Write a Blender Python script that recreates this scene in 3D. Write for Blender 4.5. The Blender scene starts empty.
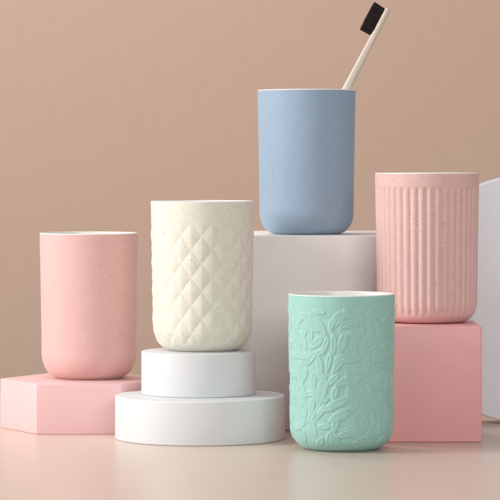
import bpy, bmesh, math, random
import numpy as np
from mathutils import Vector, Matrix

random.seed(7)
S = 0.01                      # everything below is written in centimetres
scene = bpy.context.scene
COL = scene.collection
R = math.radians

# ------------------------------------------------------------------ materials
def srgb(r, g, b):
    def f(c):
        c /= 255.0
        return c / 12.92 if c <= 0.04045 else ((c + 0.055) / 1.055) ** 2.4
    return (f(r), f(g), f(b), 1.0)

def new_mat(name, color, rough=0.6, spec=0.4):
    m = bpy.data.materials.new(name); m.use_nodes = True
    nt = m.node_tree
    p = nt.nodes['Principled BSDF']
    p.inputs['Base Color'].default_value = color
    p.inputs['Roughness'].default_value = rough
    p.inputs['Specular IOR Level'].default_value = spec
    return m, nt, p

def mix_rgb(nt, fac, a, b):
    n = nt.nodes.new('ShaderNodeMix'); n.data_type = 'RGBA'
    for sock, v in ((0, fac), (6, a), (7, b)):
        if hasattr(v, 'is_linked'): nt.links.new(v, n.inputs[sock])
        else: n.inputs[sock].default_value = v
    return n.outputs[2]

def coords(nt):
    return nt.nodes.new('ShaderNodeTexCoord').outputs['Object']

def noise(nt, co, scale, detail=3, rough=0.5):
    n = nt.nodes.new('ShaderNodeTexNoise')
    n.inputs['Scale'].default_value = scale; n.inputs['Detail'].default_value = detail
    n.inputs['Roughness'].default_value = rough
    nt.links.new(co, n.inputs['Vector']); return n.outputs['Fac']

def ramp(nt, fac, lo, hi, a=0.0, b=1.0):
    n = nt.nodes.new('ShaderNodeMapRange')
    n.inputs['From Min'].default_value = lo; n.inputs['From Max'].default_value = hi
    n.inputs['To Min'].default_value = a; n.inputs['To Max'].default_value = b
    nt.links.new(fac, n.inputs['Value']); return n.outputs[0]

def mul(nt, a, b):
    n = nt.nodes.new('ShaderNodeMath'); n.operation = 'MULTIPLY'
    for i, v in enumerate((a, b)):
        if hasattr(v, 'is_linked'): nt.links.new(v, n.inputs[i])
        else: n.inputs[i].default_value = v
    return n.outputs[0]

def specks(nt, co, scale, size, density):
    """mask of sparse irregular specks: voronoi cells, only a random share of them kept"""
    v = nt.nodes.new('ShaderNodeTexVoronoi'); v.inputs['Scale'].default_value = scale
    w = nt.nodes.new('ShaderNodeTexNoise'); w.inputs['Scale'].default_value = scale * 2.3
    nt.links.new(co, w.inputs['Vector'])
    add = nt.nodes.new('ShaderNodeVectorMath'); add.operation = 'MULTIPLY_ADD'
    nt.links.new(w.outputs['Color'], add.inputs[0])
    add.inputs[1].default_value = (0.5 / scale,) * 3
    nt.links.new(co, add.inputs[2]); nt.links.new(add.outputs[0], v.inputs['Vector'])
    dot = ramp(nt, v.outputs['Distance'], size, size * 0.55)
    sep = nt.nodes.new('ShaderNodeSeparateColor'); nt.links.new(v.outputs['Color'], sep.inputs[0])
    keep = nt.nodes.new('ShaderNodeMath'); keep.operation = 'LESS_THAN'
    nt.links.new(sep.outputs[0], keep.inputs[0]); keep.inputs[1].default_value = density
    vary = ramp(nt, sep.outputs[1], 0, 1, 0.25, 1.0)
    return mul(nt, mul(nt, dot, keep.outputs[0]), vary)

def bump(nt, p, h, strength, dist):
    b = nt.nodes.new('ShaderNodeBump')
    b.inputs['Strength'].default_value = strength; b.inputs['Distance'].default_value = dist * S
    nt.links.new(h, b.inputs['Height']); nt.links.new(b.outputs[0], p.inputs['Normal'])

def cup_material(name, color, dark, fine=0.16, coarse=0.12, amount=0.7, rough=0.62, mott=0.05):
    m, nt, p = new_mat(name, color, rough, 0.35)
    co = coords(nt)
    # gentle mottling of the straw-filled material
    mo = noise(nt, co, 260, 4, 0.6)
    c2 = tuple(min(1, c * (1 + mott)) for c in color[:3]) + (1,)
    c1 = tuple(c * (1 - mott) for c in color[:3]) + (1,)
    c = mix_rgb(nt, ramp(nt, mo, 0.3, 0.7), c1, c2)
    s1 = specks(nt, co, 900, 0.32, fine)
    s2 = specks(nt, co, 420, 0.22, coarse)
    s3 = specks(nt, co, 260, 0.17, coarse * 0.5)
    c = mix_rgb(nt, mul(nt, s3, amount * 1.1), c, dark)
    c = mix_rgb(nt, mul(nt, s1, amount * 0.75), c, dark)
    c = mix_rgb(nt, mul(nt, s2, amount), c, dark)
    nt.links.new(c, p.inputs['Base Color'])
    bump(nt, p, noise(nt, co, 1500, 3, 0.6), 0.35, 0.012)
    p.inputs['Sheen Weight'].default_value = 0.18; p.inputs['Sheen Roughness'].default_value = 0.45
    return m

def block_material(name, color, rough=0.55, grain=0.02, spec=0.4):
    m, nt, p = new_mat(name, color, rough, spec)
    co = coords(nt)
    c1 = tuple(c * (1 - grain) for c in color[:3]) + (1,)
    c2 = tuple(min(1, c * (1 + grain)) for c in color[:3]) + (1,)
    c = mix_rgb(nt, ramp(nt, noise(nt, co, 60, 5, 0.65), 0.3, 0.7), c1, c2)
    nt.links.new(c, p.inputs['Base Color'])
    ad = nt.nodes.new('ShaderNodeMath'); ad.operation = 'MULTIPLY_ADD'
    nt.links.new(noise(nt, co, 45, 3, 0.5), ad.inputs[0]); ad.inputs[1].default_value = 3.0
    nt.links.new(noise(nt, co, 1100, 4, 0.65), ad.inputs[2])
    bump(nt, p, ad.outputs[0], 0.45, 0.014)
    r = ramp(nt, noise(nt, co, 35, 3), 0.3, 0.7, rough - 0.06, rough + 0.06)
    nt.links.new(r, p.inputs['Roughness'])
    return m

DARK = srgb(92, 70, 55)
M_pink   = cup_material('pink_straw_ceramic', (0.690, 0.425, 0.395, 1), srgb(140, 85, 70), 0.24, 0.13, 0.60, mott=0.035)
M_rib    = cup_material('pale_pink_speckled', (0.715, 0.470, 0.435, 1), DARK, 0.20, 0.16, 0.60)
M_cream  = cup_material('cream_speckled', (0.720, 0.700, 0.600, 1), srgb(105, 85, 50), 0.24, 0.16, 0.60)
M_blue   = cup_material('pale_blue_matt', (0.293, 0.394, 0.508, 1), srgb(95, 105, 125), 0.14, 0.05, 0.40, mott=0.04)
M_green  = cup_material('mint_green_matt', (0.320, 0.570, 0.515, 1), srgb(50, 85, 70), 0.06, 0.05, 0.6)
M_glaze, _nt, _p = new_mat('white_inner_glaze', (0.80, 0.78, 0.74, 1), 0.28, 0.5)
bump(_nt, _p, noise(_nt, coords(_nt), 120, 2), 0.1, 0.01)
M_white  = block_material('white_foam', (0.69, 0.695, 0.705, 1), 0.5, 0.012)
M_lilac  = block_material('pale_lilac_board', (0.82, 0.82, 0.85, 1), 0.55, 0.012)
M_grey   = block_material('warm_grey_board', (0.82, 0.785, 0.76, 1), 0.55, 0.02)
M_pblock = block_material('pink_card', (0.78, 0.50, 0.50, 1), 0.42, 0.015)
M_rblock = block_material('rose_card', (0.82, 0.400, 0.395, 1), 0.40, 0.02)
M_wall   = block_material('tan_paper_wall', (0.522, 0.360, 0.275, 1), 0.85, 0.015, 0.15)
M_floor, _nt, _p = new_mat('beige_satin_table', (0.68, 0.54, 0.455, 1), 0.32, 0.5)
bump(_nt, _p, noise(_nt, coords(_nt), 700, 3, 0.6), 0.16, 0.01)
_nt.links.new(ramp(_nt, noise(_nt, coords(_nt), 14, 4, 0.6), 0.3, 0.7, 0.29, 0.35), _p.inputs['Roughness'])
M_wood, _nt, _p = new_mat('pale_straw_handle', (0.66, 0.58, 0.48, 1), 0.5, 0.4)
_c = mix_rgb(_nt, mul(_nt, specks(_nt, coords(_nt), 700, 0.3, 0.3), 0.35), (0.66, 0.58, 0.48, 1), (0.35, 0.26, 0.18, 1))
_nt.links.new(_c, _p.inputs['Base Color'])
M_brist, _nt, _p = new_mat('charcoal_bristle', (0.022, 0.018, 0.018, 1), 0.5, 0.4)
_c = mix_rgb(_nt, noise(_nt, coords(_nt), 500, 3), (0.010, 0.008, 0.009, 1), (0.05, 0.038, 0.036, 1))
_nt.links.new(_c, _p.inputs['Base Color'])

# ------------------------------------------------------------------ builders
def link_mesh(name, verts, faces, mat, parent=None, smooth=True, loc=(0, 0, 0)):
    me = bpy.data.meshes.new(name)
    v = np.asarray(verts, dtype=float) * S
    me.from_pydata(v.tolist(), [], faces)
    me.validate(); me.update()
    me.materials.append(mat)
    if smooth: me.polygons.foreach_set('use_smooth', [True] * len(me.polygons))
    o = bpy.data.objects.new(name, me); COL.objects.link(o)
    o.location = Vector(loc) * S
    if parent: o.parent = parent
    return o

def bm_obj(name, bm, mat, parent=None, loc=(0, 0, 0), smooth_angle=None, rot=None):
    bmesh.ops.scale(bm, vec=(S, S, S), verts=bm.verts)
    bmesh.ops.recalc_face_normals(bm, faces=bm.faces)
    me = bpy.data.meshes.new(name); bm.to_mesh(me); bm.free()
    me.materials.append(mat)
    o = bpy.data.objects.new(name, me); COL.objects.link(o)
    o.location = Vector(loc) * S
    if rot: o.rotation_euler = rot
    if parent: o.parent = parent
    me.polygons.foreach_set('use_smooth', [True] * len(me.polygons))
    me.set_sharp_from_angle(angle=R(smooth_angle or 40))
    return o

def empty(name, loc, label, cat, group=None, rotz=0.0):
    o = bpy.data.objects.new(name, None); COL.objects.link(o)
    o.empty_display_size = 0.02
    o.location = Vector(loc) * S; o.rotation_euler.z = rotz
    tag(o, label, cat, group); return o

def tag(o, label=None, cat=None, group=None, kind=None):
    if label: o['label'] = label
    if cat: o['category'] = cat
    if group: o['group'] = group
    if kind: o['kind'] = kind
    return o

def revolve(profile, n, close_start=False, close_end=False, disp=None):
    """profile: (r, z, nr, nz) rows; disp(phi_grid, prof_index_grid) -> offset along the normal"""
    P = np.array(profile, dtype=float)
    phi = np.linspace(0, 2 * np.pi, n, endpoint=False)
    Rr = np.repeat(P[:, 0][:, None], n, 1); Z = np.repeat(P[:, 1][:, None], n, 1)
    if disp is not None:
        D = disp(phi, P)
        Rr = Rr + D * P[:, 2][:, None]; Z = Z + D * P[:, 3][:, None]
    X = Rr * np.sin(phi)[None, :]; Y = -Rr * np.cos(phi)[None, :]
    verts = np.stack([X.ravel(), Y.ravel(), Z.ravel()], 1)
    m = len(P)
    i = np.arange(m - 1)[:, None]; j = np.arange(n)[None, :]; jn = (j + 1) % n
    F = np.stack([i * n + j, i * n + jn, (i + 1) * n + jn, (i + 1) * n + j], -1).reshape(-1, 4).tolist()
    if close_start:
        F.append(list(range(n - 1, -1, -1)))
    if close_end:
        F.append([(m - 1) * n + k for k in range(n)])
    return verts, F

def cup_profile(H, step, r_top=3.75, r_side=3.60, a=1.3, b=1.9, foot=2.45):
    """outer profile from the foot up to just under the lip, densely sampled, with outward normals"""
    pts = [(0.4, 0.10), (foot - 0.35, 0.10), (foot - 0.12, 0.0), (foot - 0.03, 0.0), (foot, 0.02), (foot, 0.065)]
    rc = r_side - a
    t0 = math.asin((foot + 0.02 - rc) / a)
    zc = 0.05
    n = max(10, int(2.6 / step))
    for k in range(n + 1):
        t = t0 + (math.pi / 2 - t0) * k / n
        pts.append((rc + a * math.sin(t), zc + b * (1 - math.cos(t))))
    z0 = zc + b; zt = H - 0.07
    n = int((zt - z0) / step)
    for k in range(1, n + 1):
        f = k / n
        pts.append((r_side + (r_top - r_side) * f ** 1.3, z0 + (zt - z0) * f))
    P = np.array(pts); T = np.gradient(P, axis=0); T /= np.linalg.norm(T, axis=1)[:, None] + 1e-9
    return np.column_stack([P, T[:, 1], -T[:, 0]])

def make_cup(loc, H, mat, label, n=256, step=0.1, disp=None, rotz=0.0, **kw):
    root = empty('cup', loc, label, 'cup', 'round cups shown on the display blocks', rotz)
    prof = cup_profile(H, step, **kw)
    v, f = revolve(prof, n, close_start=True, disp=disp)
    link_mesh('body', v, f, mat, root)
    # inner glaze: rolls over the lip and down to the inside floor
    ro = prof[-1][0]; z = H - 0.07; t = 0.24
    lip = []
    for k in range(13):
        a_ = math.pi * k / 12
        lip.append((ro - t / 2 + t / 2 * math.cos(a_), z + 0.07 * math.sin(a_)))
    ri = ro - t
    inner = lip + [(ri - 0.02 - 0.12 * k / 8, z - (z - 2.0) * k / 8) for k in range(1, 9)]
    rb = inner[-1][0]
    for k in range(1, 13):
        a_ = math.pi / 2 * k / 12
        inner.append((rb - 1.3 + 1.3 * math.cos(a_), 2.0 - 1.65 * math.sin(a_)))
    inner.append((0.3, 0.35))
    v, f = revolve([(r, z_, 1, 0) for r, z_ in inner], 160, close_end=True)
    link_mesh('inner_glaze', v, f, M_glaze, root)
    return root

def smooth01(x): x = np.clip(x, 0, 1); return x * x * (3 - 2 * x)

# ------------------------------------------------------------------ setting
CAMZ = 20.3
def slab(name, x0, x1, y0, y1, z0, z1, mat, bev=0.15, seg=3):
    bm = bmesh.new(); bmesh.ops.create_cube(bm, size=1)
    bmesh.ops.scale(bm, vec=(x1 - x0, y1 - y0, z1 - z0), verts=bm.verts)
    bmesh.ops.translate(bm, vec=(0, 0, (z1 - z0) / 2), verts=bm.verts)
    if bev: bmesh.ops.bevel(bm, geom=bm.edges[:], offset=bev, segments=seg, profile=0.5, affect='EDGES')
    return bm_obj(name, bm, mat, loc=((x0 + x1) / 2, (y0 + y1) / 2, z0))

tag(slab('tabletop', -130, 130, 40, 256, -3, 0, M_floor), kind='structure')
tag(slab('wall', -300, 300, 330, 334, -120, 220, M_wall, 0), kind='structure')

# ------------------------------------------------------------------ display blocks
def disc_obj(name, r, h, mat, loc, bev=0.10, rot=None, n=192):
    bm = bmesh.new()
    bmesh.ops.create_cone(bm, cap_ends=True, segments=n, radius1=r, radius2=r, depth=h)
    bmesh.ops.translate(bm, vec=(0, 0, h / 2), verts=bm.verts)
    e = [e for e in bm.edges if abs(e.verts[0].co.z - e.verts[1].co.z) < 1e-5]
    bmesh.ops.bevel(bm, geom=e, offset=bev, segments=4, profile=0.5, affect='EDGES')
    return bm_obj(name, bm, mat, loc=loc, smooth_angle=35, rot=rot)

tag(disc_obj('display_disc', 6.2, 3.15, M_white, (-3.65, 211.8, 0)),
    'wide low white round block lying flat on the table, under the smaller white disc', 'display block', 'white discs lying in a stack')
tag(disc_obj('display_disc', 4.2, 3.15, M_white, (-3.78, 213.0, 3.151)),
    'smaller white round block lying on the wide white disc, carrying the cream cup', 'display block', 'white discs lying in a stack')

# big disc standing on its edge at the right
tag(disc_obj('standing_disc', 9.57, 3.0, M_lilac, (21.4, 226.0, 9.57), bev=0.18, rot=(R(90), 0, 0), n=256),
    'large pale lilac white disc standing on its edge behind the rose pink block', 'display block')

bm = bmesh.new(); s = 6.3; hh = 3.73
bot = [bm.verts.new((s * math.cos(R(60 * k)), s * math.sin(R(60 * k)), 0)) for k in range(6)]
top = [bm.verts.new((v.co.x, v.co.y, hh)) for v in bot]
bm.faces.new(bot[::-1]); bm.faces.new(top)
for k in range(6): bm.faces.new([bot[k], bot[(k + 1) % 6], top[(k + 1) % 6], top[k]])
bmesh.ops.bevel(bm, geom=bm.edges[:], offset=0.07, segments=3, profile=0.5, affect='EDGES')
tag(bm_obj('hexagonal_block', bm, M_pblock, loc=(-12.65, 219.96, 0)),
    'low light pink hexagonal block on the table under the smooth pink cup', 'display block')

tag(slab('square_block', -0.9, 10.6, 217.5, 232.0, 0, 14.65, M_grey, 0.16),
    'tall warm grey box standing behind the mint cup and carrying the blue cup', 'display block')
tag(slab('square_block', 8.3, 16.67, 208.4, 216.4, 0, 8.37, M_rblock, 0.14),
    'rose pink cube on the table carrying the ribbed pink cup, right of the mint cup', 'display block')

# ------------------------------------------------------------------ cups
make_cup((-12.24, 220.5, 3.731), 11.05, M_pink,
         'smooth plain pink cup standing on the light pink hexagonal block')
make_cup((4.32, 221.5, 14.651), 11.0, M_blue,
         'smooth pale blue cup holding a toothbrush, standing on the tall grey box', a=1.15, b=1.65)

# cream cup: pyramid diamonds
def diamonds(phi, P):
    z = P[:, 1][:, None]; ph = ((phi + np.pi) % (2 * np.pi) - np.pi)[None, :]
    u = ph / R(24.0); w = (z - 7.47) / 2.03
    a = (u + w + 0.5) % 1.0; b = (u - w + 0.5) % 1.0
    pyr = 2 * np.minimum(np.minimum(a, 1 - a), np.minimum(b, 1 - b))
    h = 0.62 * pyr + 0.38 * np.abs(np.sin(np.pi * a) * np.sin(np.pi * b)) ** 0.8
    env = smooth01((9.9 - z) / 1.3) * smooth01((z - 0.25) / 0.7)
    return (h - 0.35) * 0.098 * env
make_cup((-3.50, 213.6, 6.302), 11.0, M_cream,
         'cream speckled cup with diamond quilted relief, on the small white disc', n=960, step=0.03, disp=diamonds, r_top=3.81, r_side=3.64)

# ribbed cup
def ribs(phi, P):
    z = P[:, 1][:, None]; ph = phi[None, :]
    c = np.cos(40 * ph)
    prof = np.abs(0.5 + 0.5 * c) ** 0.6
    # rounded groove ends: each groove starts where its own arch allows
    top = 10.05
    env = smooth01((top - z) / 0.34) * smooth01((z - 0.45) / 0.5)
    return (prof - 1.0) * 0.115 * env
make_cup((13.04, 213.6, 8.371), 11.0, M_rib,
         'pale pink speckled cup with vertical ribs, standing on the rose pink cube', n=1200, step=0.05, disp=ribs, r_top=3.84, r_side=3.70, a=1.15, b=1.5)

# mint cup: leaf and stem relief
def leaf_px(x, y, L, W, ang):
    """leaf traced on the cup face: centre in photo px -> arc position / height in cm"""
    s_ = math.asin(max(-0.97, min(0.97, (x - 341.5) / 53.0))) * 3.7
    return (s_, (450 - y) / 14.2, L / 14.2, W / 14.2, R(ang))
LEAVES = [leaf_px(*a) for a in (
    (313, 322, 22, 11, -50), (304, 330, 20, 8, 80), (318, 311, 14, 6, 15), (337, 318, 17, 12, 75), (330, 324, 13, 6, 100), (345, 312, 12, 6, -40),
    (315, 342, 18, 9, 50), (324, 344, 20, 6, 84), (332, 343, 20, 7, 100), (340.5, 342, 21, 9, 88), (352, 344, 18, 8, -70),
    (309, 358, 18, 8, 65), (318, 362, 18, 8, -62), (327, 361, 21, 6, 88), (336, 364, 15, 7, 70), (350, 357, 24, 9, 22), (351, 368, 20, 8, -10),
    (303, 375, 18, 7, 80), (312, 380, 20, 7, 100), (321, 388, 30, 10, 84), (331, 378, 16, 7, 60), (341, 380, 18, 9, 35), (348, 392, 20, 7, -70), (333, 391, 14, 7, 95),
    (335, 401, 27, 9, 33), (338, 413, 27, 10, 36), (350, 406, 20, 7, 55), (310, 405, 22, 7, 85), (303, 412, 16, 6, 95), (319, 410, 18, 6, 70),
    (311, 425, 18, 8, -60), (322, 424, 14, 6, 20), (327, 438, 19, 9, 92), (334, 438, 18, 5, -70), (345, 431, 22, 8, 25), (347, 440, 16, 6, 10), (316, 440, 14, 7, 60), (354, 420, 16, 7, -60),
)]
STEMS_PX = [
    [(357, 311), (351, 315), (349, 321), (350, 329), (355, 336), (358, 343)],
    [(304, 316), (310, 314), (317, 318), (321, 326), (324, 335)],
    [(330, 330), (334, 336), (337, 350), (333, 358), (331, 372)],
    [(314, 372), (318, 380), (316, 395), (322, 404), (330, 408)],
    [(345, 372), (346, 384), (350, 394), (346, 404), (348, 418), (353, 428)],
    [(299, 346), (302, 360), (300, 385), (304, 400), (303, 425)],
    [(333, 425), (338, 428), (349, 424)],
    [(309, 398), (313, 412), (312, 428), (320, 444)],
    [(338, 331), (345, 336), (347, 348), (344, 356)],
]
def px_to_sz(x, y):
    return (math.asin((x - 341.5) / 53.0) * 3.7, (450 - y) / 14.2)
STEMS = [[px_to_sz(*p) for p in st] for st in STEMS_PX]
rl = random.Random(11)
CIRC = 2 * math.pi * 3.7
cells = []
for i in range(230):                                 # the rest of the way round: same foliage, scattered without crowding
    sx = rl.uniform(1.25, CIRC - 3.3); zz = rl.uniform(0.9, 9.7)
    if all(math.hypot(sx - c[0], zz - c[1]) > 0.72 for c in cells):
        cells.append((sx, zz))
        LEAVES.append((sx, zz, rl.uniform(1.0, 1.8), rl.uniform(0.45, 0.7), R(rl.choice([rl.uniform(20, 70), rl.uniform(75, 110), rl.uniform(-70, -20)]))))
for i in range(700):                                 # small leaves and buds between the large ones on the face
    sx = rl.uniform(-3.6, 3.6); zz = rl.uniform(0.7, 9.3)
    if all(math.hypot((sx - c[0]), (zz - c[1]) * 0.8) > 0.55 for c in LEAVES):
        LEAVES.append((sx, zz, rl.uniform(0.9, 1.4), rl.uniform(0.40, 0.6), R(rl.uniform(20, 150))))
for i in range(16):
    x, z_ = rl.uniform(1.6, CIRC - 3.6), rl.uniform(1.5, 8.5)
    a_ = rl.uniform(60, 120); st = []
    for k in range(7):
        st.append((x, z_)); a_ += rl.uniform(-35, 35); x += 0.42 * math.cos(R(a_)); z_ += 0.42 * math.sin(R(a_))
    STEMS.append(st)

def foliage(phi, P):
    s = (((phi + np.pi) % (2 * np.pi)) - np.pi) * 3.7
    z = P[:, 1]
    Hh = np.zeros((len(z), len(phi)))
    for (cs, cz, L, W, an) in LEAVES:
        ds = (s - cs + CIRC / 2) % CIRC - CIRC / 2
        js = np.where(np.abs(ds) < L * 0.75)[0]; is_ = np.where(np.abs(z - cz) < L * 0.75)[0]
        if len(js) == 0 or len(is_) == 0: continue
        A, B = np.meshgrid(ds[js], z[is_] - cz)
        u = A * math.cos(an) + B * math.sin(an); v = -A * math.sin(an) + B * math.cos(an)
        v = v + 0.10 * np.sin(u / L * 3.0)                      # a slight bend
        q = np.clip(2 * u / L, -1.3, 1.3)
        half = W / 2 * np.clip(1 - q * q, 0, 1) ** 0.75 * (1 + 0.25 * q)
        d = half - np.abs(v)
        d = np.where(np.abs(q) > 1, -0.6 * W * (np.abs(q) - 1) - np.abs(v), d)
        dome = np.clip(1 - (np.abs(v) / (half + 0.06)) ** 2, 0, 1) ** 0.6
        h = 0.034 * smooth01((d + 0.04) / 0.08) + 0.030 * dome * smooth01((d + 0.04) / 0.08) + 0.012 * np.exp(-((d - 0.06) / 0.05) ** 2)
        h -= 0.026 * np.exp(-(v / 0.035) ** 2) * smooth01(d / 0.1)
        g = -0.020 * np.exp(-((d + 0.06) / 0.04) ** 2)          # shallow groove round the leaf
        sub = Hh[np.ix_(is_, js)]
        sub = np.where(d > -0.02, np.maximum(sub, h), np.where(sub < 0.02, sub + g, sub))
        Hh[np.ix_(is_, js)] = sub
    for st in STEMS:
        for (p, q) in zip(st[:-1], st[1:]):
            ds = (s - p[0] + CIRC / 2) % CIRC - CIRC / 2
            js = np.where(np.abs(ds) < 1.6)[0]; is_ = np.where(np.abs(z - p[1]) < 1.6)[0]
            if len(js) == 0 or len(is_) == 0: continue
            A, B = np.meshgrid(ds[js], z[is_] - p[1])
            dx, dz = q[0] - p[0], q[1] - p[1]; LL = dx * dx + dz * dz
            t = np.clip((A * dx + B * dz) / LL, 0, 1)
            dd = np.hypot(A - t * dx, B - t * dz)
            h = 0.045 * np.exp(-(dd / 0.085) ** 2)
            sub = Hh[np.ix_(is_, js)]
            Hh[np.ix_(is_, js)] = np.maximum(sub, h)
    # soften a little, as cast slip does
    for _ in range(3):
        Hh[1:-1] = 0.25 * Hh[:-2] + 0.5 * Hh[1:-1] + 0.25 * Hh[2:]
        Hh = 0.25 * np.roll(Hh, 1, 1) + 0.5 * Hh + 0.25 * np.roll(Hh, -1, 1)
    env = smooth01((10.35 - z) / 0.5) * smooth01((z - 0.25) / 0.5)
    return Hh * env[:, None] * 0.85
make_cup((6.44, 204.0, 0.001), 10.92, M_green,
         'mint green cup with raised leaf and stem relief, standing on the table', n=1100, step=0.026, disp=foliage, a=1.25, b=1.7)

# ------------------------------------------------------------------ toothbrush leaning in the blue cup
cupx, cupy, cupz = 4.32, 221.5, 14.651
A0 = Vector((cupx - 2.20, cupy - 0.9, cupz + 0.95))         # lower end on the inside corner of the cup
A1 = Vector((cupx + 3.04, cupy + 1.35, cupz + 11.0))        # where it crosses the lip
dr = (A1 - A0).normalized()
LEN = (cupz + 17.36 - A0.z) / dr.z
zax = dr
vx = Vector((0, 1, 0)); vx = (vx - zax * vx.dot(zax)).normalized()       # brush width, along the line of sight
up = zax.cross(vx).normalized()                                       # towards the bristles
if up.x > 0: up = -up
rot = Matrix((vx, up, vx.cross(up))).transposed()
if (rot @ Vector((0, 0, 1))).dot(zax) < 0:
    vx = -vx; rot = Matrix((vx, up, vx.cross(up))).transposed()
root = empty('toothbrush', (0, 0, 0), 'toothbrush with pale straw handle and black bristles leaning in the blue cup', 'toothbrush')
root.matrix_world = Matrix.Translation(A0 * S) @ rot.to_4x4()
# handle: cross-sections (z along, half width, half thickness)
secs0 = [(0, .30, .16), (.12, .44, .24), (.5, .55, .28), (3, .58, .30), (7, .55, .29), (10, .48, .27), (12.2, .38, .24), (13.8, .28, .22),
        (15.2, .26, .205), (16.0, .38, .20), (16.5, .50, .20), (LEN - .6, .52, .195), (LEN - .25, .46, .19), (LEN - .06, .33, .16), (LEN, .18, .10)]
secs = [(a, b, c * 1.3) for a, b, c in secs0]
zs = np.concatenate([np.linspace(a[0], b[0], 7)[:-1] for a, b in zip(secs[:-1], secs[1:])] + [[LEN]])
hw = np.interp(zs, [a[0] for a in secs], [a[1] for a in secs]); ht = np.interp(zs, [a[0] for a in secs], [a[2] for a in secs])
n = 32; V = []
for z_, w_, t_ in zip(zs, hw, ht):
    for k in range(n):
        a_ = 2 * math.pi * k / n; c_, s_ = math.cos(a_), math.sin(a_)
        V.append((w_ * math.copysign(abs(c_) ** 0.65, c_), t_ * math.copysign(abs(s_) ** 0.65, s_), z_))
F = [[i * n + k, i * n + (k + 1) % n, (i + 1) * n + (k + 1) % n, (i + 1) * n + k] for i in range(len(zs) - 1) for k in range(n)]
F.append(list(range(n))[::-1]); F.append([(len(zs) - 1) * n + k for k in range(n)])
link_mesh('handle', V, F, M_wood, root)
# bristles: tufts of fine tapered filaments
V = []; F = []
rb = random.Random(3)
rows = 11
for i in range(rows):
    zc = LEN - 0.28 - i * (2.12 / (rows - 1))
    cols = 4 if 0 < i < rows - 1 else 3
    for j in range(cols):
        xc = (j - (cols - 1) / 2) * 0.23
        for k in range(34):
            rr = 0.10 * math.sqrt(rb.random()); aa = rb.uniform(0, 6.283)
            bx, bz = xc + rr * math.cos(aa), zc + rr * math.sin(aa)
            h = 1.0 + rb.gauss(0, 0.03) - 0.05 * abs(i - 5) / 5 * rb.random()
            tx, tz = bx + (bx - xc) * 0.25 + rb.gauss(0, .03), bz + (bz - zc) * 0.25 + rb.gauss(0, .032) + 0.03
            r0, r1 = 0.0115, 0.006
            b0 = len(V)
            for (x_, z2, y_, r_) in ((bx, bz, 0.16, r0), (tx, tz, 0.19 + h * 0.9, r0), (tx, tz, 0.19 + h, r1)):
                for q in range(4):
                    V.append((x_ + r_ * math.cos(q * 1.5708), y_, z2 + r_ * math.sin(q * 1.5708)))
            for lv in range(2):
                for q in range(4):
                    F.append([b0 + lv * 4 + q, b0 + lv * 4 + (q + 1) % 4, b0 + lv * 4 + 4 + (q + 1) % 4, b0 + lv * 4 + 4 + q])
            F.append([b0 + 8, b0 + 9, b0 + 10, b0 + 11])
link_mesh('bristles', V, F, M_brist, root, smooth=False)

# ------------------------------------------------------------------ light
def area(name, loc, target, size, energy, color=(1, 1, 1), sy=None):
    L = bpy.data.lights.new(name, 'AREA'); L.energy = energy; L.color = color
    L.shape = 'RECTANGLE'; L.size = size * S; L.size_y = (sy or size) * S
    o = bpy.data.objects.new(name, L); COL.objects.link(o)
    o.location = Vector(loc) * S
    o.rotation_euler = (Vector(target) - Vector(loc)).to_track_quat('-Z', 'Y').to_euler()
    return o
area('key_softbox', (-112, 188, 58), (0, 214, 10), 42, 15.5, (1.0, 0.99, 0.975), 56)
area('wall_softbox', (-40, 262, 120), (0, 330, 20), 120, 8.0, (1.0, 0.97, 0.94), 30)
area('front_softbox', (45, 20, 70), (8, 215, 8), 90, 12.0, (1.0, 0.985, 0.97), 60)
w = bpy.data.worlds.new('World'); scene.world = w; w.use_nodes = True
w.node_tree.nodes['Background'].inputs[0].default_value = (0.95, 0.97, 1.0, 1)
w.node_tree.nodes['Background'].inputs[1].default_value = 0.41

# ------------------------------------------------------------------ camera
cam = bpy.data.cameras.new('camera'); co = bpy.data.objects.new('camera', cam); COL.objects.link(co)
co.location = (0, 0, CAMZ * S); co.rotation_euler = (R(90), 0, 0)
cam.sensor_width = 36; cam.lens = 36 * 2900 / 500
cam.shift_y = -90 / 500
cam.dof.use_dof = True; cam.dof.focus_distance = 211 * S; cam.dof.aperture_fstop = 30
cam.clip_start = 0.05; cam.clip_end = 50
scene.camera = co
scene.render.engine = 'CYCLES'
scene.render.resolution_x = 1024; scene.render.resolution_y = 1024
scene.view_settings.view_transform = 'Standard'
scene.view_settings.look = 'None'
scene.view_settings.exposure = 0; scene.view_settings.gamma = 1
